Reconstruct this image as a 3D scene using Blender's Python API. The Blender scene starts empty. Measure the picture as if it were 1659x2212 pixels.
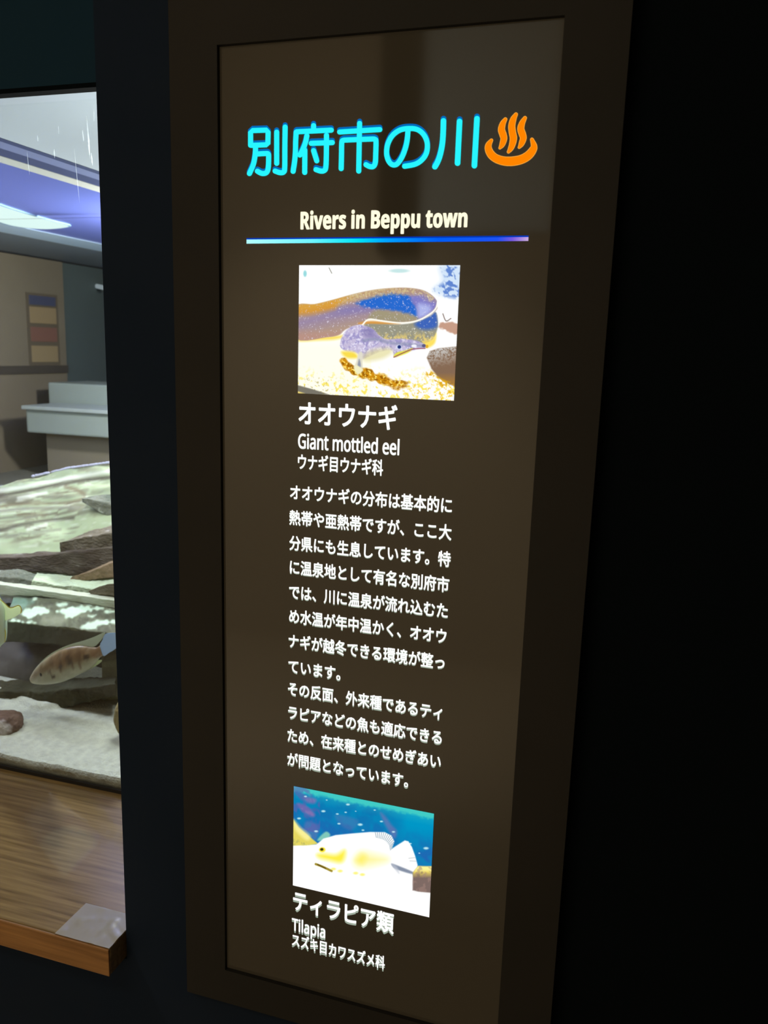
import bpy, bmesh, math, random
import numpy as np
from mathutils import Vector, Matrix, noise

# ------------------------------------------------------------------ camera, world, lights, exposure
W, H = 1659, 2212
scene = bpy.context.scene
C = scene.collection
VH = np.array([-5070.5, 573.2]); VV = np.array([556.7, 10020.5]); CC = np.array([W / 2, H / 2])
F = float((-(VH - CC) @ (VV - CC)) ** .5)                      # focal length in pixels
r1 = np.array([-(VH[0] - CC[0]), -(VH[1] - CC[1]), -F]); r1 /= np.linalg.norm(r1)
r2 = np.array([VV[0] - CC[0], VV[1] - CC[1], F]); r2 /= np.linalg.norm(r2)
nn = np.cross(r1, r2)
CAM_Z = 1.6
CAM_D = 1.0                                                    # distance from the wall (Y = 0)

def uv(px, py):
    d = np.array([px - CC[0], py - CC[1], F]); d = d / (d @ nn)
    return float(d @ r1), float(d @ r2)
def at(px, py, Y=0.0):
    u, v = uv(px, py); t = CAM_D + Y
    return Vector((u * t, Y, CAM_Z - v * t))
def to_px(X, Y, Z):
    """world arrays -> photograph pixels"""
    wx, wy, wz = X, Y + CAM_D, Z - CAM_Z
    cx = r1[0] * wx + nn[0] * wy - r2[0] * wz
    cy = r1[1] * wx + nn[1] * wy - r2[1] * wz
    cz = r1[2] * wx + nn[2] * wy - r2[2] * wz
    return CC[0] + F * cx / cz, CC[1] + F * cy / cz

cam_data = bpy.data.cameras.new('camera')
cam = bpy.data.objects.new('camera', cam_data); C.objects.link(cam)
R = Matrix(((r1[0], -r1[1], -r1[2]), (nn[0], -nn[1], -nn[2]), (-r2[0], r2[1], r2[2])))
cam.matrix_world = Matrix.Translation((0, -CAM_D, CAM_Z)) @ R.to_4x4()
cam_data.sensor_fit = 'HORIZONTAL'; cam_data.sensor_width = 36
cam_data.lens = 36 * F / W
cam_data.clip_start = .02
cam_data.dof.use_dof = True; cam_data.dof.focus_distance = 1.25; cam_data.dof.aperture_fstop = 10
scene.camera = cam

world = bpy.data.worlds.new('world'); scene.world = world; world.use_nodes = True
world.node_tree.nodes['Background'].inputs[0].default_value = (.5, .6, .8, 1)
world.node_tree.nodes['Background'].inputs[1].default_value = .0008

def area(name, loc, size, power, col, target=None):
    l = bpy.data.lights.new(name, 'AREA'); l.shape = 'RECTANGLE'; l.size, l.size_y = size
    l.energy = power; l.color = col
    o = bpy.data.objects.new(name, l); C.objects.link(o); o.location = loc
    if target is not None:
        o.rotation_euler = (Vector(target) - Vector(loc)).to_track_quat('-Z', 'Y').to_euler()
    return o
area('hall_ceiling_light', (-1.2, -1.9, 3.3), (1.6, .5), 9, (1, .80, .55))
area('tank_lamp_right', (-1.0, .85, 2.02), (.30, .7), 9, (.97, 1, .93))
area('tank_lamp_left', (-2.15, .75, 2.02), (.4, .7), 11, (.97, 1, .93))
def fill_point(name, loc, power, col, r=.06):
    l = bpy.data.lights.new(name, 'POINT'); l.energy = power; l.color = col; l.shadow_soft_size = r
    o = bpy.data.objects.new(name, l); C.objects.link(o); o.location = loc
area('opposite_wall_fill', (-1.4, -1.9, 2.2), (1.2, .6), 9, (1, .88, .68), (-1.3, -3, 2.6))  # added light, brightens the opposite wall mirrored in the sign
fill_point('fill_near', (-.92, .55, 1.70), 5, (.95, 1, .97))  # unseen fill added at the right for tank ceiling and stones
fill_point('fill_left', (-2.30, .62, 1.80), 12, (.95, 1, .97))  # unseen fill added out of view on the left of the tank
fill_point('fill_far', (-1.58, 1.95, 1.85), 84, (1, .98, .94))  # unseen fill added behind the pillar to brighten the far hall
fill_point('fill_low', (-1.75, .41, 1.50), 4, (.97, 1, .93), .04)  # unseen front fill added for the pale fish and stone fronts
fill_point('blue_fill', (-2.5, .60, 1.74), 11, (.22, .36, 1))  # unseen blue fill added to brighten the blue ceiling
def spot(name, loc, target, power, col, angle, blend=.5, r=.06):
    l = bpy.data.lights.new(name, 'SPOT'); l.energy = power; l.color = col; l.spot_size = math.radians(angle); l.spot_blend = blend; l.shadow_soft_size = r
    o = bpy.data.objects.new(name, l); C.objects.link(o); o.location = loc
    o.rotation_euler = (Vector(target) - Vector(loc)).to_track_quat('-Z', 'Y').to_euler()
spot('hall_fill_spot', (-1.5, -.9, 3.25), (-1.5, -3, .15), 470, (1, .87, .66), 66, .8)  # added spot, lights the opposite wall for the sign's reflection
spot('ledge_fill_spot', (-2.0, -.65, 3.3), (-1.30, .10, .66), 58, (1, .88, .68), 30, .6)  # added spot that brightens the ledge top

vs = scene.view_settings
vs.view_transform = 'Standard'; vs.look = 'None'; vs.gamma = 1; vs.exposure = 0; vs.use_curve_mapping = False
cy = scene.cycles
cy.use_denoising = True
cy.max_bounces = 10; cy.transparent_max_bounces = 24; cy.sample_clamp_indirect = 4
cy.caustics_reflective = False; cy.caustics_refractive = False

# ------------------------------------------------------------------ helpers
def lin(r, g=None, b=None):
    if g is None: r, g, b = r
    f = lambda c: (c / 255) / 12.92 if c <= 10.3 else ((c / 255 + .055) / 1.055) ** 2.4
    return (f(r), f(g), f(b), 1)

def mat(name, col, rough=.6, spec=.5, col2=None, scale=20, stretch=(1, 1, 1), lo=.4, hi=.6, bump=0, bscale=60, coat=0, detail=6):
    m = bpy.data.materials.new(name); m.use_nodes = True; nt = m.node_tree
    p = nt.nodes['Principled BSDF']
    p.inputs['Base Color'].default_value = col if len(col) == 4 else (*col, 1)
    p.inputs['Roughness'].default_value = rough
    p.inputs['Specular IOR Level'].default_value = spec
    p.inputs['Coat Weight'].default_value = coat
    tc = nt.nodes.new('ShaderNodeTexCoord'); mp = nt.nodes.new('ShaderNodeMapping')
    mp.inputs['Scale'].default_value = stretch
    nt.links.new(tc.outputs['Object'], mp.inputs['Vector'])
    if col2 is not None:
        n = nt.nodes.new('ShaderNodeTexNoise'); n.inputs['Scale'].default_value = scale; n.inputs['Detail'].default_value = detail
        r = nt.nodes.new('ShaderNodeValToRGB')
        r.color_ramp.elements[0].position = lo; r.color_ramp.elements[1].position = hi
        r.color_ramp.elements[0].color = col; r.color_ramp.elements[1].color = col2
        nt.links.new(mp.outputs[0], n.inputs['Vector']); nt.links.new(n.outputs['Fac'], r.inputs[0])
        nt.links.new(r.outputs[0], p.inputs['Base Color'])
    if bump:
        n = nt.nodes.new('ShaderNodeTexNoise'); n.inputs['Scale'].default_value = bscale; n.inputs['Detail'].default_value = 8
        b = nt.nodes.new('ShaderNodeBump'); b.inputs['Strength'].default_value = bump; b.inputs['Distance'].default_value = .01
        nt.links.new(mp.outputs[0], n.inputs['Vector']); nt.links.new(n.outputs['Fac'], b.inputs['Height'])
        nt.links.new(b.outputs[0], p.inputs['Normal'])
    return m

def emit(name, col, s=1.0):
    m = bpy.data.materials.new(name); m.use_nodes = True; nt = m.node_tree; nt.nodes.clear()
    e = nt.nodes.new('ShaderNodeEmission'); e.inputs[0].default_value = col; e.inputs[1].default_value = s
    o = nt.nodes.new('ShaderNodeOutputMaterial'); nt.links.new(e.outputs[0], o.inputs[0])
    return m

def clear(name, tint, gloss_rough=.0, ior=1.45, veil=0, veil_col=(1, 1, 1, 1)):
    """clear pane: tinted see-through with a fresnel reflection (and an optional milky film)"""
    m = bpy.data.materials.new(name); m.use_nodes = True; nt = m.node_tree; nt.nodes.clear()
    t = nt.nodes.new('ShaderNodeBsdfTransparent'); t.inputs[0].default_value = tint
    g = nt.nodes.new('ShaderNodeBsdfGlossy'); g.inputs['Roughness'].default_value = gloss_rough
    fr = nt.nodes.new('ShaderNodeFresnel'); fr.inputs[0].default_value = ior
    mx = nt.nodes.new('ShaderNodeMixShader'); o = nt.nodes.new('ShaderNodeOutputMaterial')
    nt.links.new(fr.outputs[0], mx.inputs[0]); nt.links.new(g.outputs[0], mx.inputs[2])
    src = t
    if veil:
        d = nt.nodes.new('ShaderNodeBsdfDiffuse'); d.inputs[0].default_value = veil_col
        m2 = nt.nodes.new('ShaderNodeMixShader'); m2.inputs[0].default_value = veil
        nt.links.new(t.outputs[0], m2.inputs[1]); nt.links.new(d.outputs[0], m2.inputs[2]); src = m2
    nt.links.new(src.outputs[0], mx.inputs[1]); nt.links.new(mx.outputs[0], o.inputs[0])
    return m

def attr_mat(name, emission=False, rough=.4, strength=1.0):
    m = bpy.data.materials.new(name); m.use_nodes = True; nt = m.node_tree
    a = nt.nodes.new('ShaderNodeVertexColor'); a.layer_name = 'colour'
    if emission:
        nt.nodes.remove(nt.nodes['Principled BSDF'])
        e = nt.nodes.new('ShaderNodeEmission'); e.inputs[1].default_value = strength
        nt.links.new(a.outputs[0], e.inputs[0]); nt.links.new(e.outputs[0], nt.nodes['Material Output'].inputs[0])
    else:
        p = nt.nodes['Principled BSDF']; p.inputs['Roughness'].default_value = rough
        nt.links.new(a.outputs[0], p.inputs['Base Color'])
    return m

def link(name, me, m=None, parent=None):
    o = bpy.data.objects.new(name, me); C.objects.link(o)
    if m is not None and not me.materials: me.materials.append(m)
    if parent is not None:
        o.parent = parent; o.matrix_parent_inverse = Matrix.Translation(-parent.location)
    return o
def mesh(name, verts, faces, m=None, parent=None, smooth=False):
    me = bpy.data.meshes.new(name); me.from_pydata([tuple(v) for v in verts], [], faces); me.update()
    bm = bmesh.new(); bm.from_mesh(me); bmesh.ops.recalc_face_normals(bm, faces=bm.faces); bm.to_mesh(me); bm.free()
    if smooth: me.polygons.foreach_set('use_smooth', [True] * len(me.polygons))
    return link(name, me, m, parent)
def boxes(name, bs, m, parent=None, bevel=0, seg=2):
    bm = bmesh.new()
    for (x0, x1, y0, y1, z0, z1) in bs:
        r = bmesh.ops.create_cube(bm, size=1)
        for v in r['verts']:
            v.co = Vector((x0 if v.co.x < 0 else x1, y0 if v.co.y < 0 else y1, z0 if v.co.z < 0 else z1))
    if bevel: bmesh.ops.bevel(bm, geom=list(bm.edges), offset=bevel, segments=seg, affect='EDGES', profile=.6)
    me = bpy.data.meshes.new(name); bm.to_mesh(me); bm.free()
    return link(name, me, m, parent)
def empty(name, loc, label, cat, group=None):
    o = bpy.data.objects.new(name, None); C.objects.link(o); o.location = loc; o.empty_display_size = .05
    o['label'] = label; o['category'] = cat
    if group: o['group'] = group
    return o
def tag(o, label, cat, group=None, kind=None):
    o['label'] = label; o['category'] = cat
    if group: o['group'] = group
    if kind: o['kind'] = kind
    return o
def struct(o): o['kind'] = 'structure'; return o

def smooth_line(pts, k=8, closed=False):
    P = [np.array(p, float) for p in pts]; n = len(P); out = []
    rng = range(n if closed else n - 1)
    for i in rng:
        if closed: a, b, c, d = P[i - 1], P[i], P[(i + 1) % n], P[(i + 2) % n]
        else: a, b, c, d = P[max(i - 1, 0)], P[i], P[i + 1], P[min(i + 2, n - 1)]
        for j in range(k):
            t = j / k
            out.append(.5 * ((2 * b) + (c - a) * t + (2 * a - 5 * b + 4 * c - d) * t * t + (3 * b - a - 3 * c + d) * t ** 3))
    if not closed: out.append(P[-1])
    return out

# ------------------------------------------------------------------ structure
M_black = mat('black_wall_paint', (.011, .022, .046, 1), .75, .1, (.013, .024, .048, 1), 6)
M_dead = mat('dead_black', (.004, .007, .010, 1), .95, .05)  # near-black matte, darker than the black paint
M_teal = mat('dark_teal_paint', (.013, .046, .085, 1), .8, .1)
M_frame = mat('brown_black_frame', (.025, .025, .023, 1), .55, .18, (.028, .027, .025, 1), 5)
M_brown = mat('brown_wall_paint', (.20, .165, .115, 1), .85, .2, (.22, .18, .125, 1), 3)
M_floor = mat('hall_floor', (.50, .43, .33, 1), .5)
M_hall = mat('hall_wall_paint', (.50, .42, .31, 1), .8)

WY = .006                                      # face of the wall around the sign
px_l = at(240, 1100, WY).x                     # left edge of the pillar
p_ledge = at(273, 2015, WY)
Z_LEDGE = p_ledge.z
GY = .367                                      # glass of the aquarium
Z_TOP = at(208, 188, GY - .03).z
struct(boxes('wall_front', [(px_l, -.044, WY, 2.9, 0, 3.4)], M_black))
struct(boxes('wall_lower', [(-4, px_l, WY, .36, 0, Z_LEDGE - .049)], M_black))
struct(boxes('wall_upper', [(-4, px_l - .0005, GY - .03, GY - .006, Z_TOP + .008, 3.4)], M_teal))
struct(boxes("valance_shadow_strip", [(-4, px_l - .0005, GY - .0302, GY - .006, Z_TOP, Z_TOP + .0079)], M_dead))  # black strip standing in for the shadow under the valance
struct(boxes('wall_right', [(-.0435, 3, WY + .012, 2.9, 0, 3.4)], M_dead))
struct(boxes('floor', [(-4, 3, -3.1, 4.6, -.1, -.001)], M_floor))
struct(boxes('ceiling', [(-4, 3, -3.1, GY - .031, 3.4, 3.5)], M_hall))
struct(boxes('wall_back', [(-4, 3, -3.1, -3.0, 0, 3.4)], M_hall))
struct(boxes('wall_left', [(-4.1, -4.001, -3.1, 4.6, 0, 3.4)], M_hall))
# things on the opposite wall that the sign's face mirrors
struct(boxes('trim_1', [(-1.27, -1.09, -2.999, -2.9, 2.05, 3.39)], M_dead))
struct(boxes('trim_2', [(-1.09, -.46, -2.999, -2.96, 2.15, 3.39)], mat('pale_grey_panel', (.66, .76, .80, 1), .7)))

# ------------------------------------------------------------------ the illuminated sign
DX0, DX1, DZ0, DZ1 = -.5385, -.1150, .648, 1.963
sign = empty('information_sign', (-.325, 0, DZ0), 'tall illuminated black sign with Japanese text and two fish photographs, framed on the black wall', 'sign')
FX0, FX1, FZ0, FZ1 = -.606, -.044, .590, 2.022
fy0, fy1 = -.006, .0055
boxes('frame', [(FX0, DX0, fy0, fy1, FZ0, FZ1), (DX1, FX1, fy0, fy1, FZ0, FZ1),
                (DX0, DX1, fy0, fy1, DZ1, FZ1), (DX0, DX1, fy0, fy1, FZ0, DZ0)], M_frame, sign)
# dark translucent face: faint backlight through the black film plus the gloss of its acrylic
m = bpy.data.materials.new('dark_backlit_acrylic'); m.use_nodes = True
p = m.node_tree.nodes['Principled BSDF']
p.inputs['Base Color'].default_value = (.030, .025, .018, 1); p.inputs['Roughness'].default_value = .06
p.inputs['Specular IOR Level'].default_value = .5
p.inputs['Emission Color'].default_value = lin(50, 42, 28); p.inputs['Emission Strength'].default_value = .38
face = boxes('display_face', [(DX0 + .0005, DX1 - .0005, 0, .005, DZ0 + .0005, DZ1 - .0005)], m, sign)
face['label'] = 'dark brown glossy backlit face'
LY = -.0006                                    # print layer

M_white = emit('backlit_white', (1, 1, .98, 1), 1.15)
M_cream = emit('backlit_cream', lin(255, 248, 214), 1.15)
M_ghost = emit('white_ghost_light', lin(176, 190, 172), .8)  # dim shifted copy of the lettering, imitates its light ghost
M_cyan = emit('backlit_cyan', lin(40, 246, 255), 1.0)
M_blue = emit('blue_ghost_edge', lin(0, 112, 196), .9)  # blue ghost of the title strokes, shifted up behind them
M_orange = emit('backlit_orange', lin(255, 133, 0), 1.0)
M_orim = emit('orange_print_edge', lin(255, 180, 70), 1.0)

def ribbon(strokes, y, dz=0.0):
    """round-ended flat strokes: each a list of (px, py, half width in px); returns verts, faces on the sign's plane"""
    V, Fc = [], []
    for st in strokes:
        P = [np.array((s[0], s[1])) for s in st]; wd = [s[2] for s in st]; L, Rr = [], []
        n = len(P)
        for i in range(n):
            d = P[min(i + 1, n - 1)] - P[max(i - 1, 0)]; d = d / (np.linalg.norm(d) + 1e-9); q = np.array((-d[1], d[0]))
            L.append(P[i] + q * wd[i]); Rr.append(P[i] - q * wd[i])
        d0 = P[1] - P[0]; a0 = math.atan2(d0[1], d0[0]); d1 = P[-1] - P[-2]; a1 = math.atan2(d1[1], d1[0])
        cap0 = [P[0] + wd[0] * np.array((math.cos(a0 + math.pi / 2 + math.pi * k / 8), math.sin(a0 + math.pi / 2 + math.pi * k / 8))) for k in range(1, 8)]
        cap1 = [P[-1] + wd[-1] * np.array((math.cos(a1 - math.pi / 2 + math.pi * k / 8), math.sin(a1 - math.pi / 2 + math.pi * k / 8))) for k in range(1, 8)]
        b = len(V)
        for q in L + Rr + cap0 + cap1:
            w = at(q[0], q[1], y); w.z += dz; V.append(w)
        for i in range(n - 1): Fc.append((b + i, b + i + 1, b + n + i + 1, b + n + i))
        Fc.append([b] + [b + 2 * n + k for k in range(7)] + [b + n])
        Fc.append([b + 2 * n - 1] + [b + 2 * n + 7 + k for k in range(7)] + [b + n - 1])
    return V, Fc

def strokes_from(crop, lines, w):
    ox, oy, s = crop; out = []
    for l in lines:
        ww = w
        if isinstance(l, tuple): l, ww = l
        out.append([(ox + a * s, oy + b * s, ww) for a, b in l])
    return out
def arc(*pts): return [tuple(q) for q in smooth_line(pts, 6)]
S1 = (520, 240, 260 / 1659); S2 = (700, 240, 260 / 1659); S3 = (920, 220, 260 / 1659)
w = 5.6
chars = [
    strokes_from(S1, [[(136, 470), (136, 290), (160, 268), (360, 262), (378, 285), (374, 450), (355, 464), (150, 472)],
                      arc((205, 470), (200, 590), (175, 730), (120, 860)),
                      arc((215, 592), (330, 585), (378, 590), (385, 640), (378, 790), (350, 850), (290, 858), (230, 828)),
                      [(496, 290), (496, 720)],
                      arc((612, 220), (608, 500), (606, 780), (590, 840), (540, 848), (474, 826))], w),
    strokes_from(S1, [[(1004, 200), (1004, 260)], [(770, 285), (1248, 262)],
                      arc((764, 290), (757, 420), (754, 560), (742, 700), (722, 830)),
                      arc((912, 340), (890, 440), (850, 540), (816, 605)), [(884, 540), (882, 845)],
                      [(972, 444), (1262, 434)], arc((1182, 335), (1180, 600), (1172, 780), (1145, 822), (1100, 826), (1038, 806)),
                      [(1004, 545), (1048, 685)]], w),
    strokes_from(S2, [[(490, 170), (478, 826)], [(215, 288), (768, 254)],
                      arc((236, 792), (240, 620), (244, 440), (262, 404), (330, 398)), [(310, 398), (670, 384)],
                      arc((660, 384), (700, 388), (716, 420), (712, 600), (706, 710), (680, 762), (630, 764), (578, 738))], w),
    strokes_from(S2, [arc((1156, 280), (1145, 400), (1118, 520), (1070, 640), (1010, 725), (955, 742), (905, 710), (872, 640), (862, 560), (880, 450), (940, 340), (1040, 264), (1160, 240),
                          (1280, 252), (1370, 320), (1420, 430), (1416, 560), (1360, 660), (1260, 730), (1110, 760))], w),
    strokes_from(S3, [arc((242, 262), (238, 420), (226, 580), (196, 730), (160, 830), (124, 894)),
                      [(464, 270), (436, 845)], [(704, 232), (668, 880)]], 6.1),
]
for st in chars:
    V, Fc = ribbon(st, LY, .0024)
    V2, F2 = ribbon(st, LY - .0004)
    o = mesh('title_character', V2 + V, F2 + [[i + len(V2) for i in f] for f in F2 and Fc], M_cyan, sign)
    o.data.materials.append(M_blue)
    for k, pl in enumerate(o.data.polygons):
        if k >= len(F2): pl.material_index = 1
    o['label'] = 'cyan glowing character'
def hs(points): return [(920 + a * 260 / 1659, 220 + b * 260 / 1659, c * 260 / 1659) for a, b, c in [tuple(q) for q in smooth_line(points, 6)]]
hot = [hs([(1096, 240, 20), (1060, 300, 34), (1042, 380, 42), (1062, 450, 44), (1074, 510, 40), (1050, 590, 32), (1020, 636, 14)]),
       hs([(1242, 172, 20), (1205, 240, 36), (1184, 330, 42), (1192, 420, 44), (1206, 500, 44), (1190, 590, 38), (1165, 650, 30), (1138, 690, 16)]),
       hs([(1366, 222, 20), (1328, 290, 34), (1308, 370, 42), (1328, 440, 44), (1342, 500, 40), (1316, 580, 32), (1286, 628, 14)]),
       hs([(903, 530, 18), (866, 590, 36), (862, 650, 44), (900, 726, 50), (970, 782, 52), (1080, 816, 56), (1200, 818, 58), (1320, 792, 56), (1410, 740, 54), (1470, 670, 48), (1490, 610, 38), (1462, 520, 20)])]
V, Fc = ribbon(hot, LY)
big = [[(a, b, c + 1.1) for a, b, c in s] for s in hot]
V1, F1 = ribbon(big, LY + .0003)
o = mesh('hot_spring_symbol', V + V1, Fc + [[i + len(V) for i in f] for f in F1], M_orange, sign)
o.data.materials.append(M_orim)
for k, pl in enumerate(o.data.polygons):
    if k >= len(Fc): pl.material_index = 1
o['label'] = 'orange hot spring symbol, steam over a bowl'

def glyphs(s):
    cu = bpy.data.curves.new('tmp', 'FONT'); cu.body = s; cu.size = 1; cu.resolution_u = 3
    ob = bpy.data.objects.new('tmp', cu); C.objects.link(ob)
    dg = bpy.context.evaluated_depsgraph_get(); dg.update()
    me = bpy.data.meshes.new_from_object(ob.evaluated_get(dg))
    bpy.data.objects.remove(ob); bpy.data.curves.remove(cu)
    n = len(me.vertices); co = np.zeros(n * 3); me.vertices.foreach_get('co', co)
    f = [list(pl.vertices) for pl in me.polygons]; bpy.data.meshes.remove(me)
    return co.reshape(-1, 3), f
def sans(s, bold=False):
    # the plain sans-serif Latin alphabet of the symbol face
    up, lo = (0x1D5D4, 0x1D5EE) if bold else (0x1D5A0, 0x1D5BA)
    return ''.join(chr(up + ord(c) - 65) if c.isupper() else chr(lo + ord(c) - 97) if c.islower() else c for c in s)

def text_part(name, s, p0, p1, em_h, m, bold=.02, parent=sign, ghost=True, label=None, heavy=False):
    """one row of print: starts at pixel p0 (left end, mid height), its right end at p1"""
    co, f0 = glyphs(sans(s, heavy) if s.isascii() else s)
    n = len(co)
    a, b = at(*p0, LY), at(*p1, LY)
    x0, x1 = co[:, 0].min(), co[:, 0].max()
    zc = .5 * (a.z + b.z)
    V = np.zeros((n, 3)); V[:, 0] = a.x + (co[:, 0] - x0) / (x1 - x0) * (b.x - a.x); V[:, 1] = LY
    V[:, 2] = zc + (co[:, 1] - .37) * em_h
    # the weight of the lettering: the same outline printed over itself, shifted a hair round a small circle
    rad = bold * em_h; V0 = V; V = np.vstack([V0 + np.array((rad * math.cos(q), -k * 2e-6, rad * math.sin(q))) for k, q in enumerate(np.arange(8) * math.pi / 4)])
    faces = [[i + k * n for i in f] for k in range(8) for f in f0]; n = len(V)
    mats = [m]; idx = [0] * len(faces)
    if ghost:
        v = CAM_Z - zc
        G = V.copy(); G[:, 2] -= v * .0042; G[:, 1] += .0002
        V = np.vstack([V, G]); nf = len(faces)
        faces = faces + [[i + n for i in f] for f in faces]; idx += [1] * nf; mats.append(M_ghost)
    me = bpy.data.meshes.new(name); me.from_pydata(V.tolist(), [], faces)
    for q in mats: me.materials.append(q)
    me.polygons.foreach_set('material_index', idx); me.update()
    o = link(name, me, None, parent)
    if label: o['label'] = label
    return o

text_part('subtitle', 'Rivers in Beppu town', (650, 474), (1009, 472), .0282, M_cream, .020, ghost=False, heavy=True, label='cream bold English subtitle')
# the divider bar, printed with a run of colour from pale cyan to blue to violet
a, b = at(533, 521), at(1141.5, 516)
stops = [(0, (178, 250, 255)), (.25, (110, 240, 250)), (.42, (0, 225, 240)), (.52, (0, 160, 250)), (.7, (0, 92, 240)), (.9, (30, 80, 240)), (.95, (120, 90, 220)), (.98, (170, 140, 220)), (1, (200, 170, 220))]
def ramp(t, st):
    for (t0, c0), (t1, c1) in zip(st, st[1:]):
        if t <= t1:
            k = (t - t0) / (t1 - t0); return [c0[i] + (c1[i] - c0[i]) * k for i in range(3)]
    return st[-1][1]
def colour_mesh(name, V, faces, cols, m, parent=None, smooth=False):
    me = bpy.data.meshes.new(name); me.from_pydata([tuple(v) for v in V], [], faces)
    ca = me.color_attributes.new('colour', 'FLOAT_COLOR', 'POINT')
    arr = np.ones((len(V), 4), np.float32)
    c = np.asarray(cols, float) / 255; arr[:, :3] = np.where(c <= .04045, c / 12.92, ((np.maximum(c, 0) + .055) / 1.055) ** 2.4)
    ca.data.foreach_set('color', arr.ravel()); me.update()
    if smooth: me.polygons.foreach_set('use_smooth', [True] * len(me.polygons))
    return link(name, me, m, parent)
M_print = attr_mat('backlit_print', True, strength=1.05)
V, cols, fc = [], [], []
N = 60
for i in range(N + 1):
    t = i / N; x = a.x + (b.x - a.x) * t
    h0, h1 = .0031 - .0004 * t, .0031 - .0004 * t
    for z, c in ((a.z - h0, ramp(t, stops)), (a.z + h1 - .0012, ramp(t, stops)), (a.z + h1 - .0011, (0, 60, 190)), (a.z + h1 + .0006, (0, 50, 170))):
        V.append((x, LY, z)); cols.append(c)
    if i:
        for k in range(3): fc.append((4 * i - 4 + k, 4 * i + k, 4 * i + k + 1, 4 * i - 3 + k))
colour_mesh('divider_bar', V, fc, cols, M_print, sign)['label'] = 'thin bar running from pale cyan to blue'

# ---- painted prints (numpy painters working on fine grids)
def vnoise(x, y, s, seed=0):
    x = x / s + seed * 17.3; y = y / s + seed * 9.1
    xi = np.floor(x).astype(np.int64); yi = np.floor(y).astype(np.int64); fx = x - xi; fy = y - yi
    fx = fx * fx * (3 - 2 * fx); fy = fy * fy * (3 - 2 * fy)
    def h(i, j):
        n = (i * 374761393 + j * 668265263 + seed * 1442695041) & 0x7fffffff
        n = ((n ^ (n >> 13)) * 1274126177) & 0x7fffffff
        return ((n ^ (n >> 16)) & 0xffff) / 65535.
    return (h(xi, yi) * (1 - fx) + h(xi + 1, yi) * fx) * (1 - fy) + (h(xi, yi + 1) * (1 - fx) + h(xi + 1, yi + 1) * fx) * fy
def sd_poly(x, y, P):
    P = np.asarray(P, float); d = np.full(x.shape, 1e18); ins = np.zeros(x.shape, bool); n = len(P)
    for i in range(n):
        ax, ay = P[i]; bx, by = P[(i + 1) % n]; ex, ey = bx - ax, by - ay
        t = np.clip(((x - ax) * ex + (y - ay) * ey) / (ex * ex + ey * ey + 1e-9), 0, 1)
        d = np.minimum(d, (x - ax - t * ex) ** 2 + (y - ay - t * ey) ** 2)
        c = ((ay > y) != (by > y)) & (x < (bx - ax) * (y - ay) / (by - ay + 1e-12) + ax)
        ins ^= c
    d = np.sqrt(d); return np.where(ins, -d, d)
def sd_line(x, y, P):
    d = np.full(x.shape, 1e18)
    for (ax, ay), (bx, by) in zip(P, P[1:]):
        ex, ey = bx - ax, by - ay
        t = np.clip(((x - ax) * ex + (y - ay) * ey) / (ex * ex + ey * ey + 1e-9), 0, 1)
        d = np.minimum(d, (x - ax - t * ex) ** 2 + (y - ay - t * ey) ** 2)
    return np.sqrt(d)
def resample(P, n):
    P = [np.array(p) for p in P]; L = [0]
    for a, b in zip(P, P[1:]): L.append(L[-1] + np.linalg.norm(b - a))
    out = []
    for i in range(n):
        s = L[-1] * i / (n - 1)
        k = max(j for j in range(len(P) - 1) if L[j] <= s + 1e-9)
        t = (s - L[k]) / max(L[k + 1] - L[k], 1e-9); out.append(P[k] * (1 - t) + P[k + 1] * t)
    return out
class Paint:
    def __init__(s, x, y, base): s.x, s.y = x, y; s.c = np.ones((len(x), 3)) * np.array(base, float)
    def put(s, a, col):
        col = np.asarray(col, float)
        s.c = s.c * (1 - a[:, None]) + col * a[:, None]
    def poly(s, P, col, soft=6, sm=True, wob=0, k=1.0, mask=None):
        if sm: P = smooth_line(P, 5, True)
        d = sd_poly(s.x, s.y, P)
        if wob: d = d + (vnoise(s.x, s.y, wob, 3) - .5) * wob
        a = np.clip(.5 - d / (2 * soft), 0, 1) * k
        if mask is not None: a = a * mask
        s.put(a, col); return a
    def line(s, P, col, w, soft=3, k=1.0, sm=True):
        if sm and len(P) > 2: P = smooth_line(P, 5)
        s.put(np.clip((w - sd_line(s.x, s.y, P)) / soft + .5, 0, 1) * k, col)
    def dot(s, cx, cy, rx, ry, col, soft=.3, k=1.0):
        d = np.sqrt(((s.x - cx) / rx) ** 2 + ((s.y - cy) / ry) ** 2); s.put(np.clip((1 - d) / soft + .5, 0, 1) * k, col)
    def n(s, sc, lo, hi, seed=0):
        xr, yr = .8 * s.x + .6 * s.y, -.6 * s.x + .8 * s.y
        v = .5 * vnoise(xr, yr, sc, seed) + .32 * vnoise(s.x + .3 * s.y, s.y - .3 * s.x, sc * .55, seed + 1) + .18 * vnoise(yr, s.x, sc * .3, seed + 2)
        return np.clip(((v - .5) * 1.45 + .5 - lo) / (hi - lo), 0, 1)

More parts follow.
